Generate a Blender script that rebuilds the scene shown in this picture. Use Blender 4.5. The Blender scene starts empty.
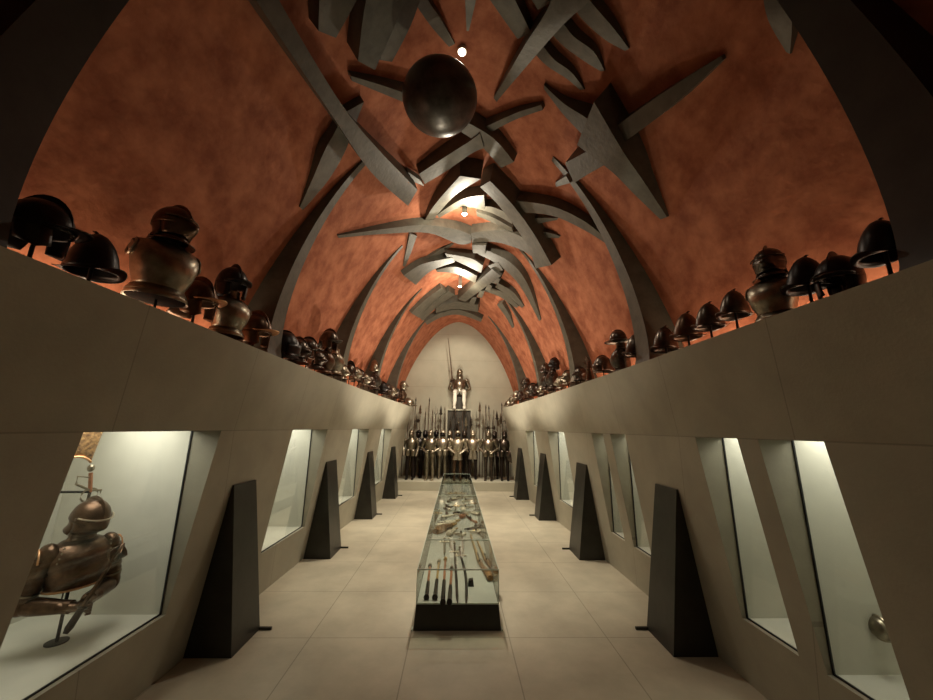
import bpy, math, random
from mathutils import Vector, Matrix
random.seed(7)
PI = math.pi
COL = bpy.context.scene.collection

# ------------------------------------------------------------------ camera geometry
F, PITCH, YAW, ROLL = 356.2, .2159, .0254, .0134
O = Vector((-.032, 0, 1.8))
FWD = Vector((math.sin(YAW)*math.cos(PITCH), math.cos(YAW)*math.cos(PITCH), math.sin(PITCH)))
RT0 = Vector((math.cos(YAW), -math.sin(YAW), 0))
UP0 = RT0.cross(FWD)
RIGHT = math.cos(ROLL)*RT0 + math.sin(ROLL)*UP0
UP = math.cos(ROLL)*UP0 - math.sin(ROLL)*RT0

def ray(px, py): return FWD + RIGHT*((px-466.5)/F) - UP*((py-350)/F)
def atX(px, py, X):
    d = ray(px, py); return O + d*((X-O.x)/d.x)
def atY(px, py, Y):
    d = ray(px, py); return O + d*((Y-O.y)/d.y)
def atZ(px, py, Z):
    d = ray(px, py); return O + d*((Z-O.z)/d.z)
def pxm(P): return (P-O).dot(FWD)/F          # metres per pixel at P

# ------------------------------------------------------------------ room profile
ZT, ZM = 2.421, 1.755
def kw(Y): return 1-.0025*max(Y-3, 0)**2     # the hall narrows a little towards its far end
def kv(Y): return 1-.0008*max(Y-3, 0)**2
def wx(z): return 2.15-.257*z/ZM if z < ZM else 1.893-.206*(z-ZM)/(ZT-ZM)
VA, VR, VP, VQ = 2.25, 3.16, 1.8, 1.35
def vault_pt(X, Y, h=0):
    """point on the vault surface inset by h; X in -1..1"""
    a = VA*kv(Y)-h; r = VR-h
    return Vector((X*a, Y, ZT+r*max(1-abs(X)**VP, 0)**(1/VQ)))
def vault_in(P, h):
    a = VA*kv(P.y)-h; r = VR-h; X = abs(P.x)/a; Z = max(P.z-ZT, 0)/r
    return X < 1 and X**VP+Z**VQ < 1
def on_vault(px, py, h=0):
    d = ray(px, py); lo, hi = .1, 30
    for _ in range(50):
        m = (lo+hi)/2
        if vault_in(O+d*m, h): lo = m
        else: hi = m
    return O+d*lo
def push_out(P, h, h2):
    a = VA*kv(P.y); r = VR
    return Vector((P.x*(a-h2)/(a-h), P.y, ZT+(P.z-ZT)*(r-h2)/(r-h)))

# ------------------------------------------------------------------ materials
def newmat(name):
    m = bpy.data.materials.new(name); m.use_nodes = True
    nt = m.node_tree; return m, nt, nt.nodes['Principled BSDF'], nt.nodes.new
def mat(name, col, rough=.5, metal=0, var=.25, scale=6, bump=.05, bscale=40, spec=.5, col2=None):
    m, nt, b, N = newmat(name); L = nt.links.new
    tc = N('ShaderNodeTexCoord')
    n = N('ShaderNodeTexNoise'); n.inputs['Scale'].default_value = scale; n.inputs['Detail'].default_value = 8; n.inputs['Roughness'].default_value = .62
    L(tc.outputs['Object'], n.inputs['Vector'])
    r = N('ShaderNodeValToRGB')
    c2 = col2 or [c*(1-var) for c in col]
    c1 = col if col2 else [min(1, c*(1+var)) for c in col]
    r.color_ramp.elements[0].position = .35; r.color_ramp.elements[1].position = .68
    r.color_ramp.elements[0].color = (*c2, 1); r.color_ramp.elements[1].color = (*c1, 1)
    L(n.outputs['Fac'], r.inputs['Fac']); L(r.outputs['Color'], b.inputs['Base Color'])
    b.inputs['Roughness'].default_value = rough; b.inputs['Metallic'].default_value = metal
    b.inputs['Specular IOR Level'].default_value = spec
    if bump:
        n2 = N('ShaderNodeTexNoise'); n2.inputs['Scale'].default_value = bscale; n2.inputs['Detail'].default_value = 4
        L(tc.outputs['Object'], n2.inputs['Vector'])
        bp = N('ShaderNodeBump'); bp.inputs['Strength'].default_value = bump; bp.inputs['Distance'].default_value = .02
        L(n2.outputs['Fac'], bp.inputs['Height']); L(bp.outputs['Normal'], b.inputs['Normal'])
    return m
def math_node(nt, op, a, b=None):
    n = nt.nodes.new('ShaderNodeMath'); n.operation = op
    for i, v in enumerate((a, b)):
        if v is None: continue
        if isinstance(v, (int, float)): n.inputs[i].default_value = v
        else: nt.links.new(v, n.inputs[i])
    return n.outputs[0]
def line_mask(nt, v, period, width, offset=0):
    t = math_node(nt, 'ADD', v, -offset+period*50.5)
    t = math_node(nt, 'FRACT', math_node(nt, 'DIVIDE', t, period))
    t = math_node(nt, 'ABSOLUTE', math_node(nt, 'SUBTRACT', t, .5))
    return math_node(nt, 'LESS_THAN', t, width/period/2)
def lined(m, masks_fn, dark=.55):
    """darken thin joints given by world-position masks"""
    nt = m.node_tree; b = nt.nodes['Principled BSDF']
    tc = nt.nodes.new('ShaderNodeTexCoord'); s = nt.nodes.new('ShaderNodeSeparateXYZ')
    nt.links.new(tc.outputs['Object'], s.inputs[0])
    tot = None
    for k in masks_fn(nt, s.outputs[0], s.outputs[1], s.outputs[2]):
        tot = k if tot is None else math_node(nt, 'MAXIMUM', tot, k)
    mx = nt.nodes.new('ShaderNodeMix'); mx.data_type = 'RGBA'; mx.blend_type = 'MULTIPLY'
    src = b.inputs['Base Color'].links[0].from_socket
    nt.links.new(tot, mx.inputs[0]); nt.links.new(src, mx.inputs[6])
    mx.inputs[7].default_value = (dark, dark, dark, 1)
    nt.links.new(mx.outputs[2], b.inputs['Base Color'])
    return m
def emit(name, col, s):
    m, nt, b, N = newmat(name)
    b.inputs['Base Color'].default_value = (*col, 1)
    b.inputs['Emission Color'].default_value = (*col, 1); b.inputs['Emission Strength'].default_value = s
    return m
def glass(name, tint=(1, 1, 1), refl=1.0):
    m = bpy.data.materials.new(name); m.use_nodes = True; nt = m.node_tree; nt.nodes.clear(); N = nt.nodes.new
    o = N('ShaderNodeOutputMaterial'); mx = N('ShaderNodeMixShader'); t = N('ShaderNodeBsdfTransparent'); g = N('ShaderNodeBsdfGlossy')
    g.inputs['Roughness'].default_value = .02; t.inputs['Color'].default_value = (*tint, 1)
    g.inputs['Color'].default_value = (refl, refl, refl, 1)
    lw = N('ShaderNodeLayerWeight'); lw.inputs['Blend'].default_value = .5
    p5 = math_node(nt, 'POWER', lw.outputs['Facing'], 4.5)
    fac = math_node(nt, 'ADD', math_node(nt, 'MULTIPLY', p5, .75), .025)
    nt.links.new(fac, mx.inputs[0]); nt.links.new(t.outputs[0], mx.inputs[1]); nt.links.new(g.outputs[0], mx.inputs[2])
    nt.links.new(mx.outputs[0], o.inputs[0]); return m

M = {}
M['wall'] = lined(mat('taupe plaster panels', (.37, .345, .265), .62, 0, .10, 2.2, .06, 60),
    lambda nt, x, y, z: [line_mask(nt, z, 40, .008, ZM),
        line_mask(nt, math_node(nt, 'ADD', y, math_node(nt, 'MULTIPLY', z, .25)), 1.085, .007, .3)], .72)
M['endwall'] = lined(mat('pale end wall plaster', (.40, .375, .285), .7, 0, .06, 2, .04, 50),
    lambda nt, x, y, z: [line_mask(nt, z, .95, .012, .35)], .82)
M['floor'] = lined(mat('grey stone slabs', (.42, .38, .285), .42, 0, .16, 1.6, .05, 30, .4),
    lambda nt, x, y, z: [line_mask(nt, x, .87, .009, .47), line_mask(nt, y, .9, .008, 3.6)], .62)
M['vault'] = mat('terracotta lime plaster', (.46, .172, .088), .85, 0, 0, 4.2, .4, 14, .2, (.25, .078, .038))
M['bronze'] = mat('dark bronze plates', (.098, .089, .066), .5, .2, .22, 7, .15, 22, .4)
M['ball'] = mat('dark polished bronze', (.10, .092, .08), .34, .6, .35, 9, .05, 30)
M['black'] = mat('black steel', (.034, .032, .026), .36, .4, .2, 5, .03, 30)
M['niche'] = mat('pale niche lining', (.62, .61, .53), .75, 0, .05, 3, .03, 60)
M['gasket'] = mat('black gasket', (.01, .01, .01), .6, 0, .1)
M['steel'] = mat('dark armour steel', (.10, .08, .065), .28, .9, .45, 14, .05, 50)
M['blacksteel'] = mat('blackened steel', (.035, .03, .028), .35, .8, .35, 14, .05, 50)
M['brown'] = mat('russet steel', (.115, .068, .042), .32, .85, .35, 16, .06, 60)
M['bright'] = mat('bright armour steel', (.30, .26, .195), .33, .92, .3, 12, .04, 40)
M['pale'] = mat('pale etched steel', (.46, .40, .30), .38, .8, .2, 12, .04, 40)
M['rod'] = mat('black rod', (.012, .012, .012), .5, .3, .1)
M['wood'] = mat('dark wood', (.085, .05, .03), .5, 0, .3, 20, .1, 60)
M['copper'] = mat('copper red shaft', (.42, .19, .10), .4, .5, .25, 20)
M['gilt'] = mat('gilt ornament', (.60, .43, .2), .35, .7, .4, 60, .3, 90)
M['etched'] = mat('etched gilt steel', (.50, .30, .13), .4, .6, .4, 45, .2, 70, .5, (.10, .05, .03))
M['bone'] = mat('bone inlay', (.72, .66, .53), .45, 0, .25, 40)
M['bed'] = mat('grey green display bed', (.40, .41, .37), .7, 0, .06, 4)
M['buff'] = mat('buff leather', (.17, .115, .065), .6, 0, .3, 15)
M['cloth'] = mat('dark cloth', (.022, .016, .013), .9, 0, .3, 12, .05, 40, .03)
M['white'] = mat('white linen and helmet glint', (.6, .56, .47), .7, 0, .08, 10)
M['recess'] = mat('dark recess', (.045, .038, .028), .7, 0, .2, 4)
M['orange'] = mat('gilt brass lining', (.65, .34, .16), .4, .4, .2, 20)
M['glass'] = glass('clear glass', (.97, .98, .96), .8)
M['caseglass'] = glass('case glass', (.95, .97, .94), .55)
M['edge'] = mat('green glass edge', (.55, .62, .54), .2, 0, .1)
M['lamp'] = emit('lamp disc', (1, .9, .72), 14)
M['lampbody'] = mat('white lamp housing', (.7, .66, .58), .4, 0, .05)

# ------------------------------------------------------------------ mesh builder
class MB:
    def __init__(s): s.v = []; s.f = []
    def add(s, vs, fs):
        n = len(s.v); s.v += [Vector(v) for v in vs]; s.f += [tuple(i+n for i in f) for f in fs]
    def box(s, c, d, rot=None):
        c = Vector(c); hx, hy, hz = [q/2 for q in d]
        vs = [Vector((x, y, z)) for x in (-hx, hx) for y in (-hy, hy) for z in (-hz, hz)]
        if rot is not None: vs = [rot @ v for v in vs]
        s.add([c+v for v in vs], [(0, 1, 3, 2), (4, 6, 7, 5), (0, 4, 5, 1), (2, 3, 7, 6), (0, 2, 6, 4), (1, 5, 7, 3)])
    def grid(s, fn, nu, nv, closeu=False, capa=False, capb=False):
        vs = [fn(i/(nu if closeu else nu-1), j/(nv-1)) for j in range(nv) for i in range(nu)]
        fs = []
        for j in range(nv-1):
            for i in range(nu if closeu else nu-1):
                i2 = (i+1) % nu
                fs.append((j*nu+i, j*nu+i2, (j+1)*nu+i2, (j+1)*nu+i))
        if capa: fs.append(tuple(reversed(range(nu))))
        if capb: fs.append(tuple((nv-1)*nu+i for i in range(nu)))
        s.add(vs, fs)
    def tube(s, pts, rad, n=8, flat=(1, 1)):
        pts = [Vector(p) for p in pts]
        if not hasattr(rad, '__len__'): rad = [rad]*len(pts)
        t0 = (pts[-1]-pts[0]).normalized()
        ref = Vector((0, 0, 1)) if abs(t0.z) < .8 else Vector((1, 0, 0))
        vs = []
        for i, p in enumerate(pts):
            t = (pts[min(i+1, len(pts)-1)]-pts[max(i-1, 0)]).normalized()
            a = t.cross(ref).normalized(); b = a.cross(t).normalized()
            for k in range(n):
                q = 2*PI*k/n
                vs.append(p+(a*math.cos(q)*flat[0]+b*math.sin(q)*flat[1])*rad[i])
        fs = []
        for i in range(len(pts)-1):
            for k in range(n):
                k2 = (k+1) % n; fs.append((i*n+k, i*n+k2, (i+1)*n+k2, (i+1)*n+k))
        fs += [tuple(reversed(range(n))), tuple((len(pts)-1)*n+k for k in range(n))]
        s.add(vs, fs)
    def loft(s, rings, n=20, capa=True, capb=True):
        """rings: (cx,cy,cz,rx,ry) stacked"""
        def fn(u, v):
            r = rings[round(v*(len(rings)-1))]; q = 2*PI*u
            return Vector((r[0]+r[3]*math.cos(q), r[1]+r[4]*math.sin(q), r[2]))
        s.grid(fn, n, len(rings), True, capa, capb)
    def ball(s, c, r, n=14, m=9):
        c = Vector(c); r = Vector(r) if hasattr(r, '__len__') else Vector((r, r, r))
        s.grid(lambda u, v: c+Vector((r.x*math.cos(2*PI*u)*math.sin(PI*v), r.y*math.sin(2*PI*u)*math.sin(PI*v), -r.z*math.cos(PI*v)*1.0)), n, m, True)
    def plate(s, poly, n, th):
        """flat polygon (list of 3d points) with thickness th along n"""
        n = Vector(n).normalized()*th/2; k = len(poly)
        vs = [Vector(p)-n for p in poly]+[Vector(p)+n for p in poly]
        s.add(vs, [tuple(reversed(range(k))), tuple(range(k, 2*k))]+[(i, (i+1) % k, k+(i+1) % k, k+i) for i in range(k)])
    def build(s, name, m, parent=None, smooth=True, solid=0, bevel=0, recalc=True):
        me = bpy.data.meshes.new(name); me.from_pydata([tuple(v) for v in s.v], [], s.f)
        if recalc:
            import bmesh
            bm = bmesh.new(); bm.from_mesh(me)
            bmesh.ops.remove_doubles(bm, verts=bm.verts, dist=1e-5)
            bmesh.ops.recalc_face_normals(bm, faces=bm.faces); bm.to_mesh(me); bm.free()
        me.materials.append(m)
        o = bpy.data.objects.new(name, me); COL.objects.link(o)
        if parent: o.parent = parent
        if smooth:
            for p in me.polygons: p.use_smooth = True
            try: me.set_sharp_from_angle(angle=math.radians(38))
            except Exception: pass
        if solid:
            md = o.modifiers.new('solid', 'SOLIDIFY'); md.thickness = solid; md.offset = 0
        if bevel:
            md = o.modifiers.new('bevel', 'BEVEL'); md.width = bevel; md.segments = 2; md.limit_method = 'ANGLE'
        return o
def tag(o, label=None, cat=None, group=None, kind=None):
    if label: o['label'] = label
    if cat: o['category'] = cat
    if group: o['group'] = group
    if kind: o['kind'] = kind
    return o
def empty(name, loc, rz=0, sc=1, **k):
    o = bpy.data.objects.new(name, None); COL.objects.link(o); o.empty_display_size = .1
    o.location = loc; o.rotation_euler = (0, 0, rz); o.scale = (sc, sc, sc)
    return tag(o, **k)
def copy_tree(o, parent=None):
    c = o.copy(); COL.objects.link(c)
    if parent: c.parent = parent
    for ch in list(o.children): copy_tree(ch, c)
    return c
ORD = ['first', 'second', 'third', 'fourth', 'fifth', 'sixth', 'seventh', 'eighth', 'ninth', 'tenth', 'eleventh', 'twelfth', 'thirteenth',
       'fourteenth', 'fifteenth', 'sixteenth', 'seventeenth', 'eighteenth', 'nineteenth', 'twentieth', 'twenty-first', 'twenty-second', 'twenty-third', 'twenty-fourth', 'twenty-fifth', 'twenty-sixth',
       'twenty-seventh', 'twenty-eighth', 'twenty-ninth', 'thirtieth', 'thirty-first', 'thirty-second', 'thirty-third', 'thirty-fourth']

# ================================================================== SETTING
YA, YE, YB = -1.6, 11.3, 12.5
m = MB(); m.box((0, (YA+YB)/2, -.05), (6.4, YB-YA, .1)); tag(m.build('floor', M['floor'], smooth=False), kind='structure')
m = MB()
m.grid(lambda u, v: vault_pt(math.sin((2*u-1)*PI/2), YA+(YB-YA)*v), 61, 60)
tag(m.build('ceiling', M['vault'], recalc=False), kind='structure')
m = MB(); m.box((0, YB+.05, 2.9), (6, .1, 6)); tag(m.build('wall_back', M['endwall'], smooth=False), kind='structure')
m = MB(); m.box((0, YA-.05, 2.9), (6, .1, 6)); tag(m.build('wall_front', M['wall'], smooth=False), kind='structure')
m = MB(); m.box((0, (11.06+YB)/2, .125), (4.2, YB-11.06, .25)); tag(m.build('platform', M['endwall'], smooth=False, bevel=.006), kind='structure')

WIN = {-1: [(1.88, 2.95), (4.2, 5.27), (6.42, 7.47), (8.5, 9.5)],
       1: [(1.87, 2.29), (2.46, 2.90), (4.11, 4.5), (4.72, 5.1), (6.3, 7.3), (8.3, 9.15)]}
ZS, XG = .47, 2.125          # sill height, plane of the glass
wn = 0
for side, nm in ((-1, 'left'), (1, 'right')):
    ys = [YA+.4*i for i in range(40) if YA+.4*i < YE-.05]+[YE]
    for a, b in WIN[side]: ys = [y for y in ys if not (a-.1 < y < b+.1)]+[a, (a+b)/2, b]
    ys = sorted(ys)
    def P(z, y, x=None): return Vector((side*kw(y)*(wx(z) if x is None else x), y, z))
    m = MB()
    for y0, y1 in zip(ys, ys[1:]):
        hole = any(a-1e-6 <= y0 and y1 <= b+1e-6 for a, b in WIN[side])
        for z0, z1 in ((0, ZS), (ZS, ZM), (ZM, ZT)):
            if hole and z0 == ZS: continue
            m.add([P(z0, y0), P(z0, y1), P(z1, y1), P(z1, y0)], [(0, 1, 2, 3)])
    for a, b in WIN[side]:
        for y in (a, b): m.add([P(ZS, y), P(ZS, y, XG), P(ZM, y, XG), P(ZM, y)], [(0, 1, 2, 3)])
        for z in (ZS, ZM): m.add([P(z, a), P(z, a, XG), P(z, b, XG), P(z, b)], [(0, 1, 2, 3)])
    # end cap towards the platform and the side of the apse
    m.add([P(0, YE), P(ZM, YE), P(ZT, YE), P(ZT, YE, 2.75), P(0, YE, 2.75)], [(0, 1, 2, 3, 4)])
    m.add([Vector((side*2.2, YE, 0)), Vector((side*2.2, YB, 0)), Vector((side*2.2, YB, ZT+.02)), Vector((side*2.2, YE, ZT+.02))], [(0, 1, 2, 3)])
    tag(m.build('wall_'+nm, M['wall'], smooth=False), kind='structure')
    m = MB()
    for y0, y1 in zip(ys, ys[1:]):
        m.add([P(ZT, y0), P(ZT, y1), Vector((side*2.5, y1, ZT)), Vector((side*2.5, y0, ZT))], [(0, 1, 2, 3)])
    tag(m.build('ledge_'+nm, M['vault'], smooth=False), kind='structure')
    for a, b in WIN[side]:
        wn += 1
        root = empty(f'window_{wn}', (0, 0, 0), kind='structure')
        a2 = a-.11 if side > 0 else a-.4
        k = kw(b); xi, xo = side*XG*k, side*3.0*k
        if side < 0 and wn > 1: a2 = a-.12
        m = MB()
        V = lambda x, y, z: Vector((x, y, z))
        zt = 1.86
        m.add([V(xi, a2, ZS), V(xi, b, ZS), V(xo, b, ZS), V(xo, a2, ZS), V(xi, a2, zt), V(xi, b, zt), V(xo, b, zt), V(xo, a2, zt)],
              [(0, 1, 2, 3), (4, 5, 6, 7), (1, 2, 6, 5), (2, 3, 7, 6), (0, 3, 7, 4)])
        # lining strips next to the opening
        m.add([V(xi, a2, ZS), V(xi, a, ZS), V(xi, a, zt), V(xi, a2, zt)], [(0, 1, 2, 3)])
        m.add([V(xi, a, ZM), V(xi, b, ZM), V(xi, b, zt), V(xi, a, zt)], [(0, 1, 2, 3)])
        m.build('niche_lining', M['niche'], root, smooth=False)
        m = MB(); m.box((xi-side*.004, (a+b)/2, (ZS+ZM)/2), (.006, b-a-.004, ZM-ZS-.004)); m.build('glass_pane', M['glass'], root, smooth=False)
        m = MB(); m.box((xi-side*.008, b-.004, (ZS+ZM)/2), (.012, .007, ZM-ZS-.004)); m.box((xi-side*.008, (a+b)/2, ZS+.005), (.012, b-a-.01, .008))
        m.build('gasket', M['gasket'], root, smooth=False)
        ld = bpy.data.lights.new('niche_light', 'AREA'); ld.shape = 'RECTANGLE'; ld.size = .5; ld.size_y = max(.2, (b-a)*.7)
        ld.energy = 5.2*(b-a+.25); ld.color = (1, .96, .84)
        lo = bpy.data.objects.new('niche_light', ld); COL.objects.link(lo); lo.location = (side*(XG+.32)*k, (a+b)/2+.08, zt-.02)

# ------------------------------------------------------------------ floor buttresses
FY = [(3.32, 3.74), (5.5, 5.97), (7.7, 8.12), (9.8, 10.25)]
fin_words = ['nearest', 'second', 'third', 'farthest']
for side, nm in ((-1, 'left'), (1, 'right')):
    for i, (y0, y1) in enumerate(FY):
        k = kw((y0+y1)/2)
        root = empty('buttress', (side*1.95*k, (y0+y1)/2, 0), label=f'black steel wedge buttress on floor against {nm} wall, {ORD[i]} from the camera',
                     cat='buttress', group='black wedge buttresses along the walls')
        dy = (y1-y0)/2; xin = side*(1.775-1.95)*k; zt = 1.29
        xa = side*(wx(zt)*k-1.95*k); xb = side*(wx(0)*k-1.95*k)
        vs = []
        for y in (-dy, dy):
            yt = y-.075 if y > 0 else y
            q = kw((y0+y1)/2+y)/k
            xw0 = side*(wx(0)*q*k-1.95*k)-side*.003; xwt = side*(wx(zt)*q*k-1.95*k)-side*.003
            vs += [(xin, y, 0), (xw0, y, 0), (xwt, yt, zt), (xwt-side*.014, yt, zt)]
        m = MB(); m.add(vs, [(0, 1, 2, 3), (4, 7, 6, 5), (0, 4, 5, 1), (1, 5, 6, 2), (2, 6, 7, 3), (3, 7, 4, 0)])
        m.build('buttress_body', M['black'], root, smooth=False)
        m = MB(); m.box((xin-side*.055, dy-.012, .012), (.11, .02, .022)); m.build('floor_bracket', M['black'], root, smooth=False)

# ------------------------------------------------------------------ curved ribs of the vault
RIBS = [(1.0, 1.36), (3.36, 3.66), (5.56, 5.86), (7.85, 8.13), (10.05, 10.3)]
for side, nm in ((-1, 'left'), (1, 'right')):
    for i, (y0, y1) in enumerate(RIBS):
        xt = [.42, .47, .47, .42, .40][i]
        root_loc = Vector((side*2.0*kv(y0), (y0+y1)/2, ZT))
        t0 = 0.0; n = 26
        m = MB(); vs = []; rings = []
        q1 = math.acos(xt)
        for j in range(n):
            t = j/(n-1); q = q1*t; X = side*math.cos(q)
            h = .42*(1-t)**1.15+.012
            ya = y1-(y1-y0)*((1-t)**1.1*.78+.22)
            r = [vault_pt(X, ya, h), vault_pt(X, y1, h), vault_pt(X, y1, -.03), vault_pt(X, ya, -.03)]
            if j == 0:
                for p in r: p.z = ZT+.002
            rings.append(r)
        for r in rings: vs += [p-root_loc for p in r]
        fs = [(0, 1, 2, 3), tuple(4*(n-1)+k for k in range(4))]
        for j in range(n-1):
            for k in range(4): fs.append((4*j+k, 4*j+(k+1) % 4, 4*j+4+(k+1) % 4, 4*j+4+k))
        m.add(vs, fs); o = m.build('curved_beam', M['bronze' if i else 'black'])  # nearest pair coloured black to paint in their shade; the rest are bronze
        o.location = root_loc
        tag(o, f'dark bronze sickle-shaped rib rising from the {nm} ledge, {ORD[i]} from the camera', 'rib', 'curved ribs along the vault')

# ------------------------------------------------------------------ bronze blades fixed under the vault
def catmull(a, b, c, d, t):
    return tuple(.5*((2*q1)+(q2-q0)*t+(2*q0-5*q1+4*q2-q3)*t*t+(3*q1-q0-3*q2+q3)*t**3) for q0, q1, q2, q3 in zip(a, b, c, d))
HS = {}
def blade(st, label, group, name='bronze_spike', mt='bronze'):
    """st: stations (xl,yl,xr,yr,h): the two edges of the under face as seen, h = how far it stands off the vault"""
    S = []
    for i in range(len(st)-1):
        a, b, c, d = st[max(i-1, 0)], st[i], st[i+1], st[min(i+2, len(st)-1)]
        for k in range(5): S.append(catmull(a, b, c, d, k/5) if len(st) > 2 else tuple(p+(q-p)*k/5 for p, q in zip(b, c)))
    S.append(st[-1])
    rings = []
    for xl, yl, xr, yr, h in S:
        h = max(h*HS.get(group, .85), .012)
        A = on_vault(xl, yl, h); B = on_vault(xr, yr, h)
        rings.append([A, B, push_out(B, h, -.02), push_out(A, h, -.02)])
    c = sum((r[2]+r[3] for r in rings), Vector())/(2*len(rings))
    m = MB(); vs = [p-c for r in rings for p in r]; n = len(rings)
    fs = [(0, 1, 2, 3), tuple(4*(n-1)+k for k in range(4))]
    for j in range(n-1):
        for k in range(4): fs.append((4*j+k, 4*j+(k+1) % 4, 4*j+4+(k+1) % 4, 4*j+4+k))
    m.add(vs, fs); o = m.build(name, M[mt]); o.location = c
    tag(o, label, 'ceiling blade', group); return o
G1, G2, G3, G4 = 'bronze blades around the ball', 'bronze teeth above the camera', 'star of bronze blades round the middle lamp', 'bronze blades at the far end of the vault'
HS.update({G1: .8, G2: .8, G3: .5, G4: .5})
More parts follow.
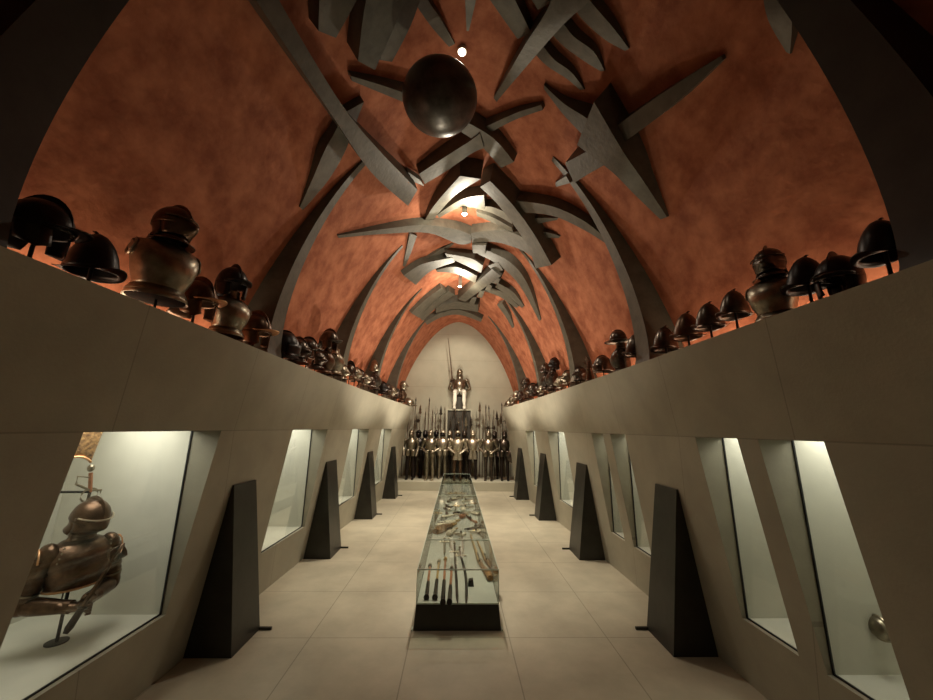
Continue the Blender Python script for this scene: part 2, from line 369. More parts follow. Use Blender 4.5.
B = [
 # long diagonal and its neighbours
 ([(234, -40, 258, -40, .30), (256, 0, 279, 0, .30), (303, 72, 318, 67, .30), (336, 121, 347, 112, .30), (370, 171, 376, 147, .32), (408, 206, 417.5, 190, .34)], 'very long straight bronze beam slanting down to the left of the ball', G1),
 ([(344, 113, 364, 102, .12), (335, 132, 353, 130, .13), (325, 150, 344, 154, .15), (313, 178, 327, 182, .08), (300, 207, 303, 210, .02)], 'short pointed blade passing under the very long straight beam', G1),
 ([(351, 76, 352, 81, .10), (381, 85, 381, 93, .16), (416, 97, 413, 106, .22), (430, 101, 428, 111, .24)], 'spike stabbing into the ball from its left side', G1),
 ([(419, 174, 425, 184, .20), (445, 157, 448, 170, .26), (470, 141, 471, 154, .28), (480, 133, 484, 148, .28)], 'blade with cut end reaching down and left beneath the ball', G1),
 ([(463, 120, 458, 130, .28), (493, 138, 480, 145, .24), (514, 162, 501, 168, .18)], 'blade with square end reaching down and right from the ball', G1),
 ([(478, 131, 482, 137, .16), (487, 126, 491, 132, .16), (516, 113, 517, 119, .13), (541, 105, 543, 110, .08)], 'thin blade pointing up and right from the ball', G1),
 ([(408, 172, 420, 180, .12), (414, 182, 424, 186, .14)], 'small bronze block between the long beam and the ball', G1),
 # teeth above the camera
 ([(566, -40, 622, -40, .34), (548, 8, 590, 0, .34), (526, 43, 563, 25, .30), (509, 72, 520, 74, .2), (493.5, 98, 496.5, 102, .06)], 'largest tapering spike above the camera, crossing the row of teeth', G2),
 ([(568, 0, 583, -8, .15), (583, 20, 596, 8, .15), (604, 39, 614.5, 29.5, .10), (625, 51, 629, 49, .02)], 'highest tooth of the row right of the largest spike', G2),
 ([(548, 30, 560, 18, .15), (563.5, 46, 573, 36, .15), (584, 61, 593, 51, .10), (601, 71.6, 604.6, 71, .02)], 'middle tooth of the row right of the largest spike', G2),
 ([(535, 54, 543, 46, .15), (547, 66, 554, 59.5, .15), (567, 79, 571, 72, .10), (580, 90, 584.5, 89.5, .02)], 'lowest tooth of the row right of the largest spike', G2),
 ([(470, -30, 500, -30, .2), (490, 0, 515, 0, .2), (517.5, 39, 531, 33, .14)], 'blunt dark bar left of the largest spike', G2),
 ([(520, -20, 540, -26, .24), (538, 10, 552, 2, .24)], 'small bronze stub tucked behind the largest spike', G2),
 ([(462, -30, 482, -30, .12), (465, 0, 476, 0, .09), (466.5, 31, 469, 31, .02)], 'narrow upright splinter above the small round lamp', G2),
 ([(326, -50, 375, -50, .24), (320, -5, 359, -5, .24), (318.5, 31, 336, 38, .2)], 'short square-ended bar beside the long straight beam', G2),
 ([(380, -50, 425, -50, .34), (366, 0, 406, 0, .34), (358, 61, 375, 70, .3)], 'thick square-ended bar above the ball', G2),
 ([(400, -20, 424, -12, .18), (392, 20, 411, 25, .16), (380, 60, 392, 62, .12)], 'dark flat bar behind the thick square-ended bar', G2),
 ([(402, -20, 420, -24, .16), (413, 0, 428, 0, .14), (430, 25, 440, 18, .10), (449, 47, 455, 44, .02)], 'slender spike pointing at the small round lamp', G2),
 ([(762, -10, 790, -10, .12), (768, 20, 792, 20, .1), (786, 52, 790, 54, .02)], 'dark spike high in the shadow beside the near right rib', G2),
 # cross on the right
 ([(544, 85, 544, 89, .04), (563, 103, 562, 113, .12), (585, 117, 581, 133, .22), (600, 128, 596, 146, .24)], 'upper left arm of the cross on the right slope', 'cross of bronze blades on the right slope'),
 ([(594, 102, 577, 145, .34), (622, 150, 612, 172, .30), (644, 182, 636, 196, .16), (667, 217, 660.5, 219.5, .03)], 'central broad blade of the cross, tapering to its lower tip', 'cross of bronze blades on the right slope'),
 ([(606, 133, 616, 148, .22), (664, 92, 670, 108, .16), (721, 56, 723, 60, .04)], 'long upper right arm of the cross on the right slope', 'cross of bronze blades on the right slope'),
 ([(565, 163, 574, 183, .30), (582, 154, 592, 172, .30), (600, 145, 610, 162, .30)], 'short square stub of the cross on the right slope', 'cross of bronze blades on the right slope'),
 ([(555, 183, 556, 187, .03), (566, 176, 570, 183, .16)], 'little point poking out under the square stub of the cross', 'cross of bronze blades on the right slope'),
 # star
 ([(460, 176, 481, 179, .62), (442, 196, 458, 193, .46), (431, 210, 443, 208, .28), (423, 224, 431, 223, .06)], 'left leg of the tall chevron above the middle lamp', G3),
 ([(480, 187, 490, 181, .62), (500, 207, 511, 203, .58), (526, 243, 532, 231, .5), (535.5, 268.5, 551.5, 265, .44)], 'long right leg of the tall chevron with square lower end', G3),
 ([(338, 235.5, 339, 238, .05), (384, 229, 384, 234, .22), (423, 225, 428, 233, .32), (455, 229, 458, 244, .36), (471, 235, 471, 243, .38)], 'long left arm of the star sweeping out to a fine tip', G3),
 ([(471, 233, 472, 243, .38), (500, 230, 495, 242, .36), (520, 236, 519, 249, .32), (536, 246, 531, 256, .3)], 'brightly lit short right arm of the star below the middle lamp', G3),
 ([(508, 200, 512, 212, .38), (551, 206, 551, 215.5, .34), (587, 223, 584, 230, .22), (612, 245, 612.6, 248, .05)], 'long right arm of the star curving down to a fine tip', G3),
 ([(518, 219, 522, 227, .2), (540, 218, 541, 223, .15), (558, 218, 557, 220, .03)], 'upper short point right of the star', G3),
 ([(524, 231, 527, 239, .2), (545, 232, 545, 238, .15), (560, 236, 559, 238, .03)], 'lower short point right of the star', G3),
 ([(437, 215, 439, 218, .2), (461, 199.5, 461, 207.5, .34), (484, 195, 485, 209, .38)], 'lit inner blade just above the middle lamp', G3),
 ([(410, 233, 417, 236, .1), (406, 252, 411, 253, .06), (403, 266, 405, 267, .02)], 'thin inner splinter below the left arm of the star', G3),
 ([(474, 205, 474, 208, .2), (492, 207, 494, 214, .3), (510, 214, 512, 224, .34)], 'upper of two stacked blades inside the star', G3),
 ([(476, 212, 477, 216, .2), (492, 217, 495, 224, .3), (512, 228, 514, 236, .3)], 'lower of two stacked blades inside the star', G3),
 # far cluster
 ([(403.7, 275.5, 415.7, 285, .26), (422.6, 264, 431, 271, .3), (453.5, 257.5, 455, 262, .34)], 'broad left blade of the far cluster', G4),
 ([(445, 253.5, 447, 257, .3), (471, 258.5, 467, 266, .4), (483, 266, 481, 273, .44)], 'lit upper blade of the far cluster', G4),
 ([(436, 270, 437, 272, .2), (456, 267, 456, 274, .4), (477, 276, 475, 283, .46)], 'dark second blade of the far cluster above the lamp', G4),
 ([(458, 299, 465, 302, .5), (474, 285, 480, 291, .5), (492, 269, 501, 276, .46)], 'slanting comb-edged bar of the far cluster', G4),
 ([(469, 303, 474, 305, .5), (472, 298, 476, 300, .5)], 'lowest dark tooth under the slanting comb-edged bar', G4),
 ([(477, 297, 482, 298, .5), (480, 291, 484, 293, .5)], 'second lowest dark tooth under the slanting comb-edged bar', G4),
 ([(485, 290, 490, 291, .48), (488, 284, 492, 286, .48)], 'second highest dark tooth under the slanting comb-edged bar', G4),
 ([(492, 283, 498, 284, .46), (495, 277, 500, 279, .46)], 'highest dark tooth under the slanting comb-edged bar', G4),
 ([(478, 254, 486, 250, .36), (500, 266, 510, 262, .34), (520, 286, 527, 283, .24), (539, 321, 541, 319.5, .03)], 'long right sickle of the far cluster', G4),
 ([(495, 287, 498, 283, .3), (508, 296, 513, 292, .2), (522, 308, 524, 306, .04)], 'short right sickle nested inside the long one', G4),
 ([(484, 291, 488, 287, .3), (500, 297, 504, 293, .2), (516, 308, 519, 306, .04)], 'smallest right sickle nested inside the long one', G4),
 ([(441, 288, 446, 292, .3), (425, 300, 430, 305, .24), (411, 313, 419, 318, .18)], 'dark left bar of the far cluster with square end', G4),
 ([(449, 291, 455, 295, .34), (434, 302, 438, 306, .26), (419, 317, 423, 321, .14)], 'lit left sickle of the far cluster', G4),
 ([(472, 245, 486, 245, .44), (473, 253, 485, 254, .42)], 'small dark box hanging behind the star', G4),
 ([(488, 266, 498, 262, .36), (496, 274, 503, 270, .36)], 'small square block beside the comb-edged bar', G4),
 ([(436, 308, 436, 313, .3), (455, 302, 455, 309, .44), (478, 305, 478, 312, .44)], 'dark crosswise blade beyond the far lamp', G4),
 ([(425, 322, 427, 325, .2), (441, 313, 442, 317, .36), (460, 310, 460, 315, .42), (482, 319, 481, 322, .3)], 'lit farthest crosswise blade over the end wall', G4),
 ([(423, 262, 430, 264, .14), (436, 252, 440, 255, .1), (452, 243, 454, 244, .02)], 'thin dark splinter left of the far cluster', G4),
 ([(497, 305, 502, 303, .24), (505, 316, 509, 314, .16), (512, 328, 514, 327, .03)], 'far right splinter low on the vault', G4),
]
for st, lab, g in B: blade(st, 'dark bronze, '+lab if len(lab.split()) < 13 else lab, g)
# teeth of the comb bar are real notched blocks hanging from it
# ball
c = O+ray(440, 98)*3.25
rb = 37.2*pxm(c)
m = MB(); m.ball((0, 0, 0), (rb, rb, rb*.92), 40, 24); o = m.build('bronze_ball', M['ball']); o.location = c; o.rotation_euler = (PITCH+.65, 0, 0)
tag(o, 'large dark polished bronze ball fixed under the vault', 'ball')

# ------------------------------------------------------------------ lamps on the ridge of the vault
for (px, py, h, e, nm, lab) in [(462, 53, .05, 16, 0, 'small round recessed lamp above the bronze ball'),
                                (464.5, 215, .30, 80, 1, 'glaring round lamp inside the star of blades'),
                                (460, 287, .42, 90, 2, 'glaring round lamp in the far cluster of blades')]:
    P = on_vault(px, py, h)
    root = empty('ceiling_lamp', P, label=lab, cat='lamp', group='round lamps on the ridge')
    m = MB(); m.tube([(0, 0, h+.02), (0, 0, .012)], .045, 18); m.build('lamp_housing', M['lampbody'], root)
    m = MB(); m.tube([(0, 0, .011), (0, 0, .004)], .034, 18); m.build('lamp_disc', M['lamp'], root)
    ld = bpy.data.lights.new('ridge_spot', 'SPOT'); ld.energy = e; ld.color = (1, .90, .72); ld.spot_size = math.radians(105); ld.spot_blend = .8; ld.shadow_soft_size = .05
    lo = bpy.data.objects.new('ridge_spot', ld); COL.objects.link(lo); lo.location = P-Vector((0, 0, .03))
    if nm:
        ld = bpy.data.lights.new('lamp_glow', 'POINT'); ld.energy = 44; ld.color = (1, .9, .72); ld.shadow_soft_size = .04
        lo = bpy.data.objects.new('lamp_glow', ld); COL.objects.link(lo); lo.location = P-Vector((0, 0, .08))
def spot(loc, to, e, deg, col=(1, .90, .72), blend=.6, soft=.05):
    ld = bpy.data.lights.new('spot', 'SPOT'); ld.energy = e; ld.color = col; ld.spot_size = math.radians(deg); ld.spot_blend = blend; ld.shadow_soft_size = soft
    lo = bpy.data.objects.new('spot', ld); COL.objects.link(lo); lo.location = loc
    lo.rotation_euler = (Vector(to)-Vector(loc)).to_track_quat('-Z', 'Y').to_euler(); return lo
spot((-.5, 9.6, 4.7), (-.8, 11.7, .9), 200, 70)
spot((.5, 9.6, 4.7), (.8, 11.7, .9), 200, 70)
spot((0, 9.9, 5.0), (0, 12.3, 3.3), 170, 80)
spot((0, 6.4, 4.9), (0, 6.2, 0), 480, 70)
spot((0, 8.6, 4.9), (0, 9.0, 0), 500, 75)
spot((-.35, 6.0, 5.0), (.02, 4.5, .2), 170, 22)
for (y, e) in ((4.4, 42), (6.8, 270), (9.3, 300)):  # added uplights above the case, standing in for light bounced off the floor
    spot((0, y, .56), (0, y+.12, 4), e, 118, (1, .89, .72), .45, .12)
# warm strips hidden along the foot of the vault
for side in (-1, 1):
    for (y0, y1, e) in ((1.38, 4.3, 7.5), (4.3, 8.3, 9), (8.3, 12.3, 9)):
        ld = bpy.data.lights.new('ledge_strip', 'AREA'); ld.shape = 'RECTANGLE'; ld.size = .05; ld.size_y = y1-y0; ld.energy = e; ld.color = (1, .74, .50)
        lo = bpy.data.objects.new('ledge_strip', ld); COL.objects.link(lo); lo.location = (side*2.13*kv(y1), (y0+y1)/2, ZT+.03)
        lo.rotation_euler = (0, math.radians(180-side*-14), 0)

# ================================================================== ARMOUR
def skull_fn(L, W, H, pw=.5, ex=2.0, z0=0):
    """u around, v 0 bottom .. 1 top"""
    def fn(u, v):
        q = 2*PI*u; r = max(1-v**ex, 0)**pw
        return Vector((L*r*math.cos(q), W*r*math.sin(q), z0+H*v))
    return fn
def brim_fn(L, W, w0, w1, z0, lift, drop=0):
    def fn(u, v):
        q = 2*PI*u; k = 1+(w0+(w1-w0)*math.cos(q)**2)*v
        return Vector((L*k*math.cos(q), W*k*math.sin(q), z0+lift*v*math.cos(q)**4-drop*v))
    return fn
def comb(m, L, H, hh, z0, th, back=-1.0):
    n = 14; vs = []; 
    for i in range(n):
        q = PI*i/(n-1); s = max(math.sin(q), 0)
        x = L*math.cos(q)
        zi = z0+H*s*.96; xo = x*1.02; zo = z0+H*s+hh*s**.7
        vs += [Vector((x*.97, -th, zi-.01)), Vector((xo, -th*.35, zo)), Vector((xo, th*.35, zo)), Vector((x*.97, th, zi-.01))]
    fs = [(0, 1, 2, 3), (4*n-4, 4*n-3, 4*n-2, 4*n-1)]
    for i in range(n-1):
        for k in range(4): fs.append((4*i+k, 4*i+(k+1) % 4, 4*i+4+(k+1) % 4, 4*i+4+k))
    m.add(vs, fs)
def rod_part(root, h, r=.008):
    m = MB(); m.tube([(0, 0, -h), (0, 0, .06)], r, 8); m.tube([(0, 0, -h), (0, 0, -h+.008)], .045, 14); m.build('mount_rod', M['rod'], root)
def helmet_parts(kind, root, mt='steel', lite=False):
    """origin at the lower edge of the helmet, facing +X; about .26 m tall"""
    n = 20 if lite else 28
    mm = M[mt]
    if kind in ('cabasset', 'morion'):
        tall = kind == 'cabasset'
        m = MB(); m.grid(skull_fn(.106, .095, .215 if tall else .19, .62 if tall else .5, 1.9, .03), n, 12, True); sk = m.build('skull', mm, root, solid=.003)
        m = MB(); m.grid(brim_fn(.106, .095, .14, .36, .03, .035 if tall else .09, .012), n+8, 5, True); m.build('brim', mm, root, solid=.004)
        if tall:
            m = MB(); m.tube([(-.005, 0, .232), (-.02, 0, .252), (-.035, 0, .256)], [.012, .008, .003], 6); m.build('stalk', mm, root)
        else:
            m = MB(); comb(m, .104, .19, .07, .035, .010); m.build('comb', mm, root)
    elif kind == 'burgonet':
        m = MB(); m.grid(skull_fn(.135, .112, .17, .5, 2.1, .09), n, 12, True); m.build('skull', mm, root, solid=.003)
        m = MB(); comb(m, .135, .17, .035, .09, .009); m.build('comb', mm, root)
        m = MB(); m.grid(lambda u, v: Vector(((.128+.085*v)*math.cos((u-.5)*2.2), .108*math.sin((u-.5)*2.2)*(1+.1*v), .105-.018*v+.02*v*math.cos((u-.5)*2.2))), 14, 4)
        m.build('peak', M['orange'] if mt == 'brown' else mm, root, solid=.004)
        for s in (-1, 1):
            m = MB(); m.grid(lambda u, v: Vector((.105*math.cos(.35+u*1.5)*(1-.12*v)+.012*v, s*(.112*math.sin(.35+u*1.5)**.6-.012*v*v+.001), .10-.125*v*(1-.45*abs(u-.4)))), 9, 6)
            m.build('cheek_piece', mm, root, solid=.003)
        m = MB(); m.grid(lambda u, v: Vector((-(.13+.05*v*v)*math.cos((u-.5)*1.9), .112*math.sin((u-.5)*1.9), .10-.09*v)), 10, 5); m.build('neck_guard', mm, root, solid=.003)
    elif kind == 'close':
        m = MB(); m.grid(skull_fn(.13, .108, .15, .5, 2.2, .115), n, 12, True)
        m.grid(lambda u, v: Vector((-(.13-.02*math.sin(v*PI))*math.cos((u-.5)*3.3), .108*math.sin((u-.5)*3.3)*(1-.12*math.sin(v*PI)), .12-.10*v)), 14, 6); m.build('skull', mm, root, solid=.003)
        m = MB(); comb(m, .13, .15, .03, .115, .008); m.build('comb', mm, root)
        m = MB()
        def vf(u, v):
            q = (u-.5)*2.9; nose = math.exp(-(q*1.6)**2)*.055*math.sin(PI*min(1, v*1.15))
            return Vector(((.132-.03*v+nose)*math.cos(q), .110*math.sin(q)*(1-.15*v), .155-.115*v))
        m.grid(vf, 19, 8); v_ = m.build('visor', mm, root, solid=.004)
        m = MB(); m.tube([Vector((.142*math.cos((i/12-.5)*2.5), .117*math.sin((i/12-.5)*2.5), .165-.004)) for i in range(13)], .006, 6); m.build('brow_band', mm, root)
        m = MB(); m.loft([(0, 0, .045, .095, .085), (0, 0, .02, .10, .09), (.01, 0, -.01, .135, .125)], 20, False, False); m.build('neck_collar', mm, root, solid=.004)
    elif kind == 'sallet':
        m = MB()
        def sf(u, v):
            q = 2*PI*u; r = max(1-v**2.2, 0)**.5; back = max(-math.cos(q), 0)**2
            return Vector(((.135+.11*back*(1-v)**1.6)*r*math.cos(q), .115*r*math.sin(q), .02+.21*v-.03*back*(1-v)**2))
        m.grid(sf, n, 14, True); m.build('skull', mm, root, solid=.003)
        m = MB(); comb(m, .125, .2, .015, .03, .006); m.build('comb', mm, root)
        m = MB(); m.grid(lambda u, v: Vector(((.14-.012*v)*math.cos((u-.5)*2.4), .12*math.sin((u-.5)*2.4), .11-.10*v)), 12, 4); m.build('visor', mm, root, solid=.004)
    elif kind == 'kettle':
        m = MB(); m.grid(skull_fn(.125, .11, .15, .5, 2.0, .06), n, 11, True); m.build('skull', mm, root, solid=.003)
        m = MB(); m.grid(brim_fn(.125, .11, .55, .62, .062, .0, .03), n, 5, True); m.build('brim', mm, root, solid=.004)
        m = MB(); comb(m, .12, .15, .02, .06, .006); m.build('comb', mm, root)
def bust_parts(root, mt='steel', paul=True):
    """cuirass with gorget, .5 m tall, facing +X, origin at the lower edge"""
    mm = M[mt]
    m = MB(); m.loft([(0, 0, .075, .12, .15), (0, 0, .10, .118, .148), (.02, 0, .17, .145, .172), (.03, 0, .25, .15, .19), (.015, 0, .33, .13, .205), (0, 0, .385, .10, .185), (0, 0, .415, .08, .11)], 26, False, False)
    m.build('breastplate', mm, root, solid=.004)
    m = MB(); m.loft([(0, 0, .40, .082, .11), (0, 0, .43, .068, .078), (0, 0, .49, .066, .07), (0, 0, .50, .072, .076)], 22, False, False); m.build('gorget', mm, root, solid=.004)
    m = MB(); m.loft([(0, 0, 0, .15, .185), (0, 0, .035, .138, .172), (0, 0, .036, .142, .176), (0, 0, .078, .122, .152)], 24, False, False); m.build('fauld', mm, root, solid=.004)
    m = MB(); m.loft([(0, 0, .004, .135, .168), (0, 0, .012, .135, .168)], 24); m.build('lining', M['cloth'], root)  # dark disc added so the hollow underside reads as shaded
    if paul:
        for y_ in (-1, 1):
            m = MB(); m.tube([(.012+.06*math.cos(2*PI*i/20), y_*(.190-.014*math.sin(2*PI*i/20)), .325+.06*math.sin(2*PI*i/20)) for i in range(21)], .009, 6); m.build('arm_opening_rim', mm, root)
            m = MB(); m.tube([(.012, y_*.17, .325), (.012, y_*.192, .325)], .054, 18); m.build('arm_opening', M['cloth'], root)
PROTO = {}
def make_helmet(kind, mt, loc, rz, sc, rodlen, label, group, tilt=0):
    key = (kind, mt)
    if key not in PROTO:
        root = empty('helmet', loc); 
        (bust_parts(root, mt) if kind == 'bust' else helmet_parts(kind, root, mt)); PROTO[key] = root
    else:
        root = copy_tree(PROTO[key])
        for ch in list(root.children):
            if ch.name.startswith('mount_rod'): bpy.data.objects.remove(ch)
    root.name = 'cuirass' if kind == 'bust' else 'helmet'
    root.location = loc; root.rotation_euler = (0, tilt, rz); root.scale = (sc, sc, sc)
    if rodlen > 0: rod_part(root, rodlen/sc, .009)
    tag(root, label, 'cuirass' if kind == 'bust' else 'helmet', group); return root
HT = dict(cabasset=.255, morion=.27, burgonet=.28, close=.30, sallet=.24, kettle=.23, bust=.5)
KN = dict(cabasset='pointed cabasset helmet', morion='combed morion helmet', burgonet='burgonet helmet with peak', close='close helmet with visor', sallet='rounded sallet helmet', kettle='wide-brimmed kettle hat', bust='cuirass with gorget')
MN = dict(steel='dark steel', blacksteel='black', brown='russet steel', bright='shiny steel', pale='pale steel')
#  px, py (centre), height in px, kind, material, turn, stands on (index of a cuirass before it or None)
LEFT = [(40, 222, 55, 'burgonet', 'blacksteel', 0.3), (95, 255, 50, 'cabasset', 'blacksteel', .15), (163, 267, 70, 'bust', 'bright', -.55), (176, 224, 44, 'close', 'brown', -.1, 1),
 (197, 297, 40, 'burgonet', 'brown', -.1), (229, 314, 46, 'bust', 'bright', -.4), (231, 281, 33, 'burgonet', 'blacksteel', -.5, 1), (255, 328, 34, 'burgonet', 'brown', -.2),
 (284, 344, 28, 'sallet', 'blacksteel', .2), (297, 349, 27, 'close', 'steel', -.2), (308, 347, 20, 'burgonet', 'steel', .2), (316, 358, 20, 'close', 'steel', 0), (325, 361, 27, 'bust', 'brown', .2),
 (330, 339, 20, 'burgonet', 'steel', -.3, 1), (335, 362, 26, 'bust', 'bright', .1), (341, 371, 16, 'close', 'bright', .2), (350, 369, 15, 'morion', 'steel', .1), (355, 373, 13, 'close', 'bright', .3), (359, 376, 13, 'burgonet', 'steel', 0),
 (364, 379, 13, 'close', 'bright', .1), (369, 381, 12, 'sallet', 'steel', .4), (375, 381, 18, 'bust', 'steel', .2), (373, 366.5, 12, 'morion', 'bright', -.3, 1), (382, 387, 12, 'close', 'blacksteel', 0), (387, 389, 11, 'burgonet', 'steel', .3),
 (392, 391, 10, 'close', 'bright', .1), (397, 394, 10, 'morion', 'steel', .2), (402, 395, 14, 'bust', 'brown', .1), (404, 385, 9, 'close', 'bright', 0, 1), (409, 402, 10, 'kettle', 'bright', .1)]
RIGHT_ = [(882, 240, 48, 'cabasset', 'blacksteel', .1), (838, 274, 44, 'burgonet', 'blacksteel', -.4), (806, 274, 40, 'cabasset', 'blacksteel', .2), (774, 297, 52, 'bust', 'bright', -.5), (770, 262, 36, 'close', 'steel', -.6, 1),
 (734, 304, 32, 'cabasset', 'steel', 0), (709, 316, 30, 'cabasset', 'steel', .3), (687, 326, 30, 'cabasset', 'brown', .2), (665, 339, 28, 'cabasset', 'steel', -.2),
 (636, 345, 25, 'cabasset', 'steel', 0), (622, 359, 32, 'bust', 'steel', .4), (616, 331, 15, 'kettle', 'steel', .6, 1), (603, 364, 18, 'sallet', 'steel', 0),
 (580, 373, 14, 'close', 'steel', .2), (576, 379, 9, 'kettle', 'white', .1), (568, 377, 15, 'close', 'bright', -.2), (561, 382, 13, 'close', 'bright', .3), (553, 379, 22, 'bust', 'steel', .3), (556, 363, 12, 'close', 'blacksteel', 0, 1),
 (546, 381, 17, 'bust', 'steel', 0), (545.5, 367.5, 10, 'sallet', 'steel', .2, 1), (543, 389, 11, 'close', 'bright', .2), (538, 389, 11, 'morion', 'steel', 0), (533, 389, 13, 'close', 'steel', .1), (528, 391, 15, 'bust', 'brown', 0), (524, 382, 10, 'close', 'steel', .3, 1),
 (521, 395, 10, 'close', 'steel', .2), (517, 396, 10, 'burgonet', 'bright', .2), (513, 399, 9, 'close', 'bright', .2), (509, 403, 8, 'kettle', 'bright', .1)]
MN['white'] = 'white-lit steel'  # white colour on one kettle hat paints in its bright reflection
for side, nm, LST in ((-1, 'left', LEFT), (1, 'right', RIGHT_)):
    last = None; hn = bn = 0
    for e in LST:
        px, py, hp, kind, mt, turn = e[:6]; on = len(e) > 6
        if on:
            P = atY(px, py, last[0].y)
        else:
            Y = 3
            for _ in range(30):
                X = wx(ZT)*kw(Y)+.24; P = atX(px, py, side*X); Y = P.y = min(P.y, 12.2)
            if P.y >= 12.15: P = atY(px, py, 11.0)
        h = hp*pxm(P); sc = h/HT[kind]; base = P.copy(); base.z = P.z-h/2
        rz = (turn if side < 0 else PI-turn)
        if kind == 'bust': lab = f'{MN[mt]} {KN[kind]} on the {nm} ledge, {ORD[bn]} cuirass from the camera'; bn += 1
        else:
            lab = f'{MN[mt]} {KN[kind]}, {ORD[hn]} helmet from the camera on the {nm} ledge'; hn += 1
        if on: base.z = min(base.z, last[1]-.01*sc); base.x = last[0].x+ (P.x-last[0].x)*.6; rl = .0
        else: base.z = max(base.z, ZT+.012); rl = base.z-ZT
        make_helmet(kind, mt, base, rz, sc, rl, lab, f'helmets on the {nm} ledge' if kind != 'bust' else f'cuirasses on the {nm} ledge')
        if kind == 'bust': last = (base.copy(), base.z+h)
# upright gauntlet with forearm on the right ledge
P = atX(590, 368, 1.9); P.z = ZT
root = empty('gauntlet', P, PI, label='upright steel forearm and open gauntlet standing on the right ledge', cat='gauntlet')
m = MB(); m.loft([(0, 0, 0, .055, .05), (0, 0, .02, .05, .045), (0, 0, .12, .058, .052), (.01, 0, .22, .036, .034), (.012, 0, .25, .05, .046)], 16); m.build('vambrace', M['brown'], root)
m = MB(); m.loft([(.012, 0, .24, .05, .046), (.012, 0, .29, .03, .036), (.014, 0, .35, .024, .045), (.016, 0, .37, .018, .04)], 14); m.build('hand_plate', M['brown'], root)
for i in range(4):
    y = -.033+.022*i; L = (.06, .075, .07, .055)[i]
    m = MB(); m.tube([(.016, y, .36), (.03, y*1.1, .36+L*.6), (.055, y*1.15, .36+L)], [.011, .010, .007], 7); m.build('finger', M['brown'], root)
m = MB(); m.tube([(.02, -.04, .30), (.045, -.065, .335), (.06, -.07, .36)], [.012, .011, .008], 7); m.build('thumb', M['brown'], root)

# ------------------------------------------------------------------ end wall group
def suit_parts(root, mt='bright', legs='bright', pose='stand', hel='close', skirt=False, arms='hang'):
    """1.75 m tall harness, facing -Y"""
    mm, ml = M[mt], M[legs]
    F_ = Matrix.Rotation(-PI/2, 3, 'Z')
    def bld(m, name, mat_, par, **k):
        m.v = [F_ @ v for v in m.v]; return m.build(name, mat_, par, **k)
    dz = 0
    m = MB(); m.loft([(0, 0, 1.02, .11, .14), (.02, 0, 1.12, .14, .165), (.03, 0, 1.22, .145, .185), (.015, 0, 1.34, .12, .19), (0, 0, 1.40, .08, .13), (0, 0, 1.44, .07, .07), (0, 0, 1.50, .065, .068)], 20); bld(m, 'breastplate', mm, root)
    m = MB(); m.grid(skull_fn(.125, .10, .14, .5, 2.1, 1.60), 18, 8, True); m.loft([(0, 0, 1.47, .09, .09), (.01, 0, 1.55, .105, .092), (0, 0, 1.62, .122, .099)], 18); h = bld(m, 'helmet_skull', mm, root)
    if hel == 'morion':
        m = MB(); m.grid(brim_fn(.12, .1, .35, .55, 1.62, .06, .01), 20, 4, True); bld(m, 'helmet_brim', mm, root, solid=.005)
    elif hel == 'comb':
        m = MB(); comb(m, .12, .14, .05, 1.6, .008); bld(m, 'helmet_comb', mm, root)
    m = MB(); m.grid(lambda u, v: Vector(((.128+.04*math.sin(PI*v)*math.cos((u-.5)*2))*math.cos((u-.5)*2.4), .102*math.sin((u-.5)*2.4), 1.63-.12*v)), 12, 5); bld(m, 'visor', M['blacksteel'] if hel == 'morion' else mm, root, solid=.005)
    for s in (-1, 1):
        m = MB(); m.ball((0, s*.215, 1.36), (.085, .075, .085), 12, 8); bld(m, 'pauldron', mm, root)
        if arms == 'hang': A = [(0, s*.23, 1.36), (-.02, s*.275, 1.12), (.10, s*.24, .90)]
        elif arms == 'hip': A = [(0, s*.23, 1.36), (-.03, s*.33, 1.10), (.12, s*.16, .98)]
        else: A = [(0, s*.23, 1.36), (-.03, s*.31, 1.12), (.16, s*.22, 1.02)]
        m = MB(); m.tube([A[0], tuple(a*.5+b*.5 for a, b in zip(A[0], A[1])), A[1], tuple(a*.5+b*.5 for a, b in zip(A[1], A[2])), A[2]], [.06, .056, .05, .05, .036], 10); m.ball(A[1], .058, 10, 7); bld(m, 'arm', mm, root)
        d = (Vector(A[2])-Vector(A[1])).normalized()
        m = MB(); q = Vector(A[2]); m.tube([q-d*.05, q, q+d*.05, q+d*.11], [.055, .042, .042, .025], 9, (1, .7)); bld(m, 'gauntlet', mm, root)
        if skirt:
            m = MB(); m.loft([(0, s*.085, .70, .11, .10), (0, s*.075, .9, .10, .095), (0, s*.06, 1.03, .09, .08)], 14); bld(m, 'tasset', ml if legs == 'buff' else mm, root)
        else:
            m = MB(); m.grid(lambda u, v: Vector((.13*math.cos((u-.5)*2.6)+.015*v, s*.09+.10*math.sin((u-.5)*2.6)+s*.02*v, 1.04-.22*v)), 10, 5); bld(m, 'tasset', mm, root, solid=.006)
        if pose == 'stand':
            K = [(0, s*.09, 1.0), (.015, s*.10, .74), (.02, s*.105, .50), (-.015, s*.11, .28), (0, s*.11, .06)]
        else:
            K = [(.03, s*.08, .98), (.22, s*.12, 1.0), (.42, s*.14, .97), (.43, s*.14, .72), (.43, s*.145, .53)]
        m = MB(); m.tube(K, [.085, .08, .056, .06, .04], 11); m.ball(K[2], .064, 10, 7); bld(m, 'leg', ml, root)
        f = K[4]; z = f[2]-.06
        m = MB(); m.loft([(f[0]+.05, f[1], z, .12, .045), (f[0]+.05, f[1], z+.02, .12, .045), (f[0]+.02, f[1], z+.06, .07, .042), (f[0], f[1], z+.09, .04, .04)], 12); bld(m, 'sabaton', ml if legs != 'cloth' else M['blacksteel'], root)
SU = .852
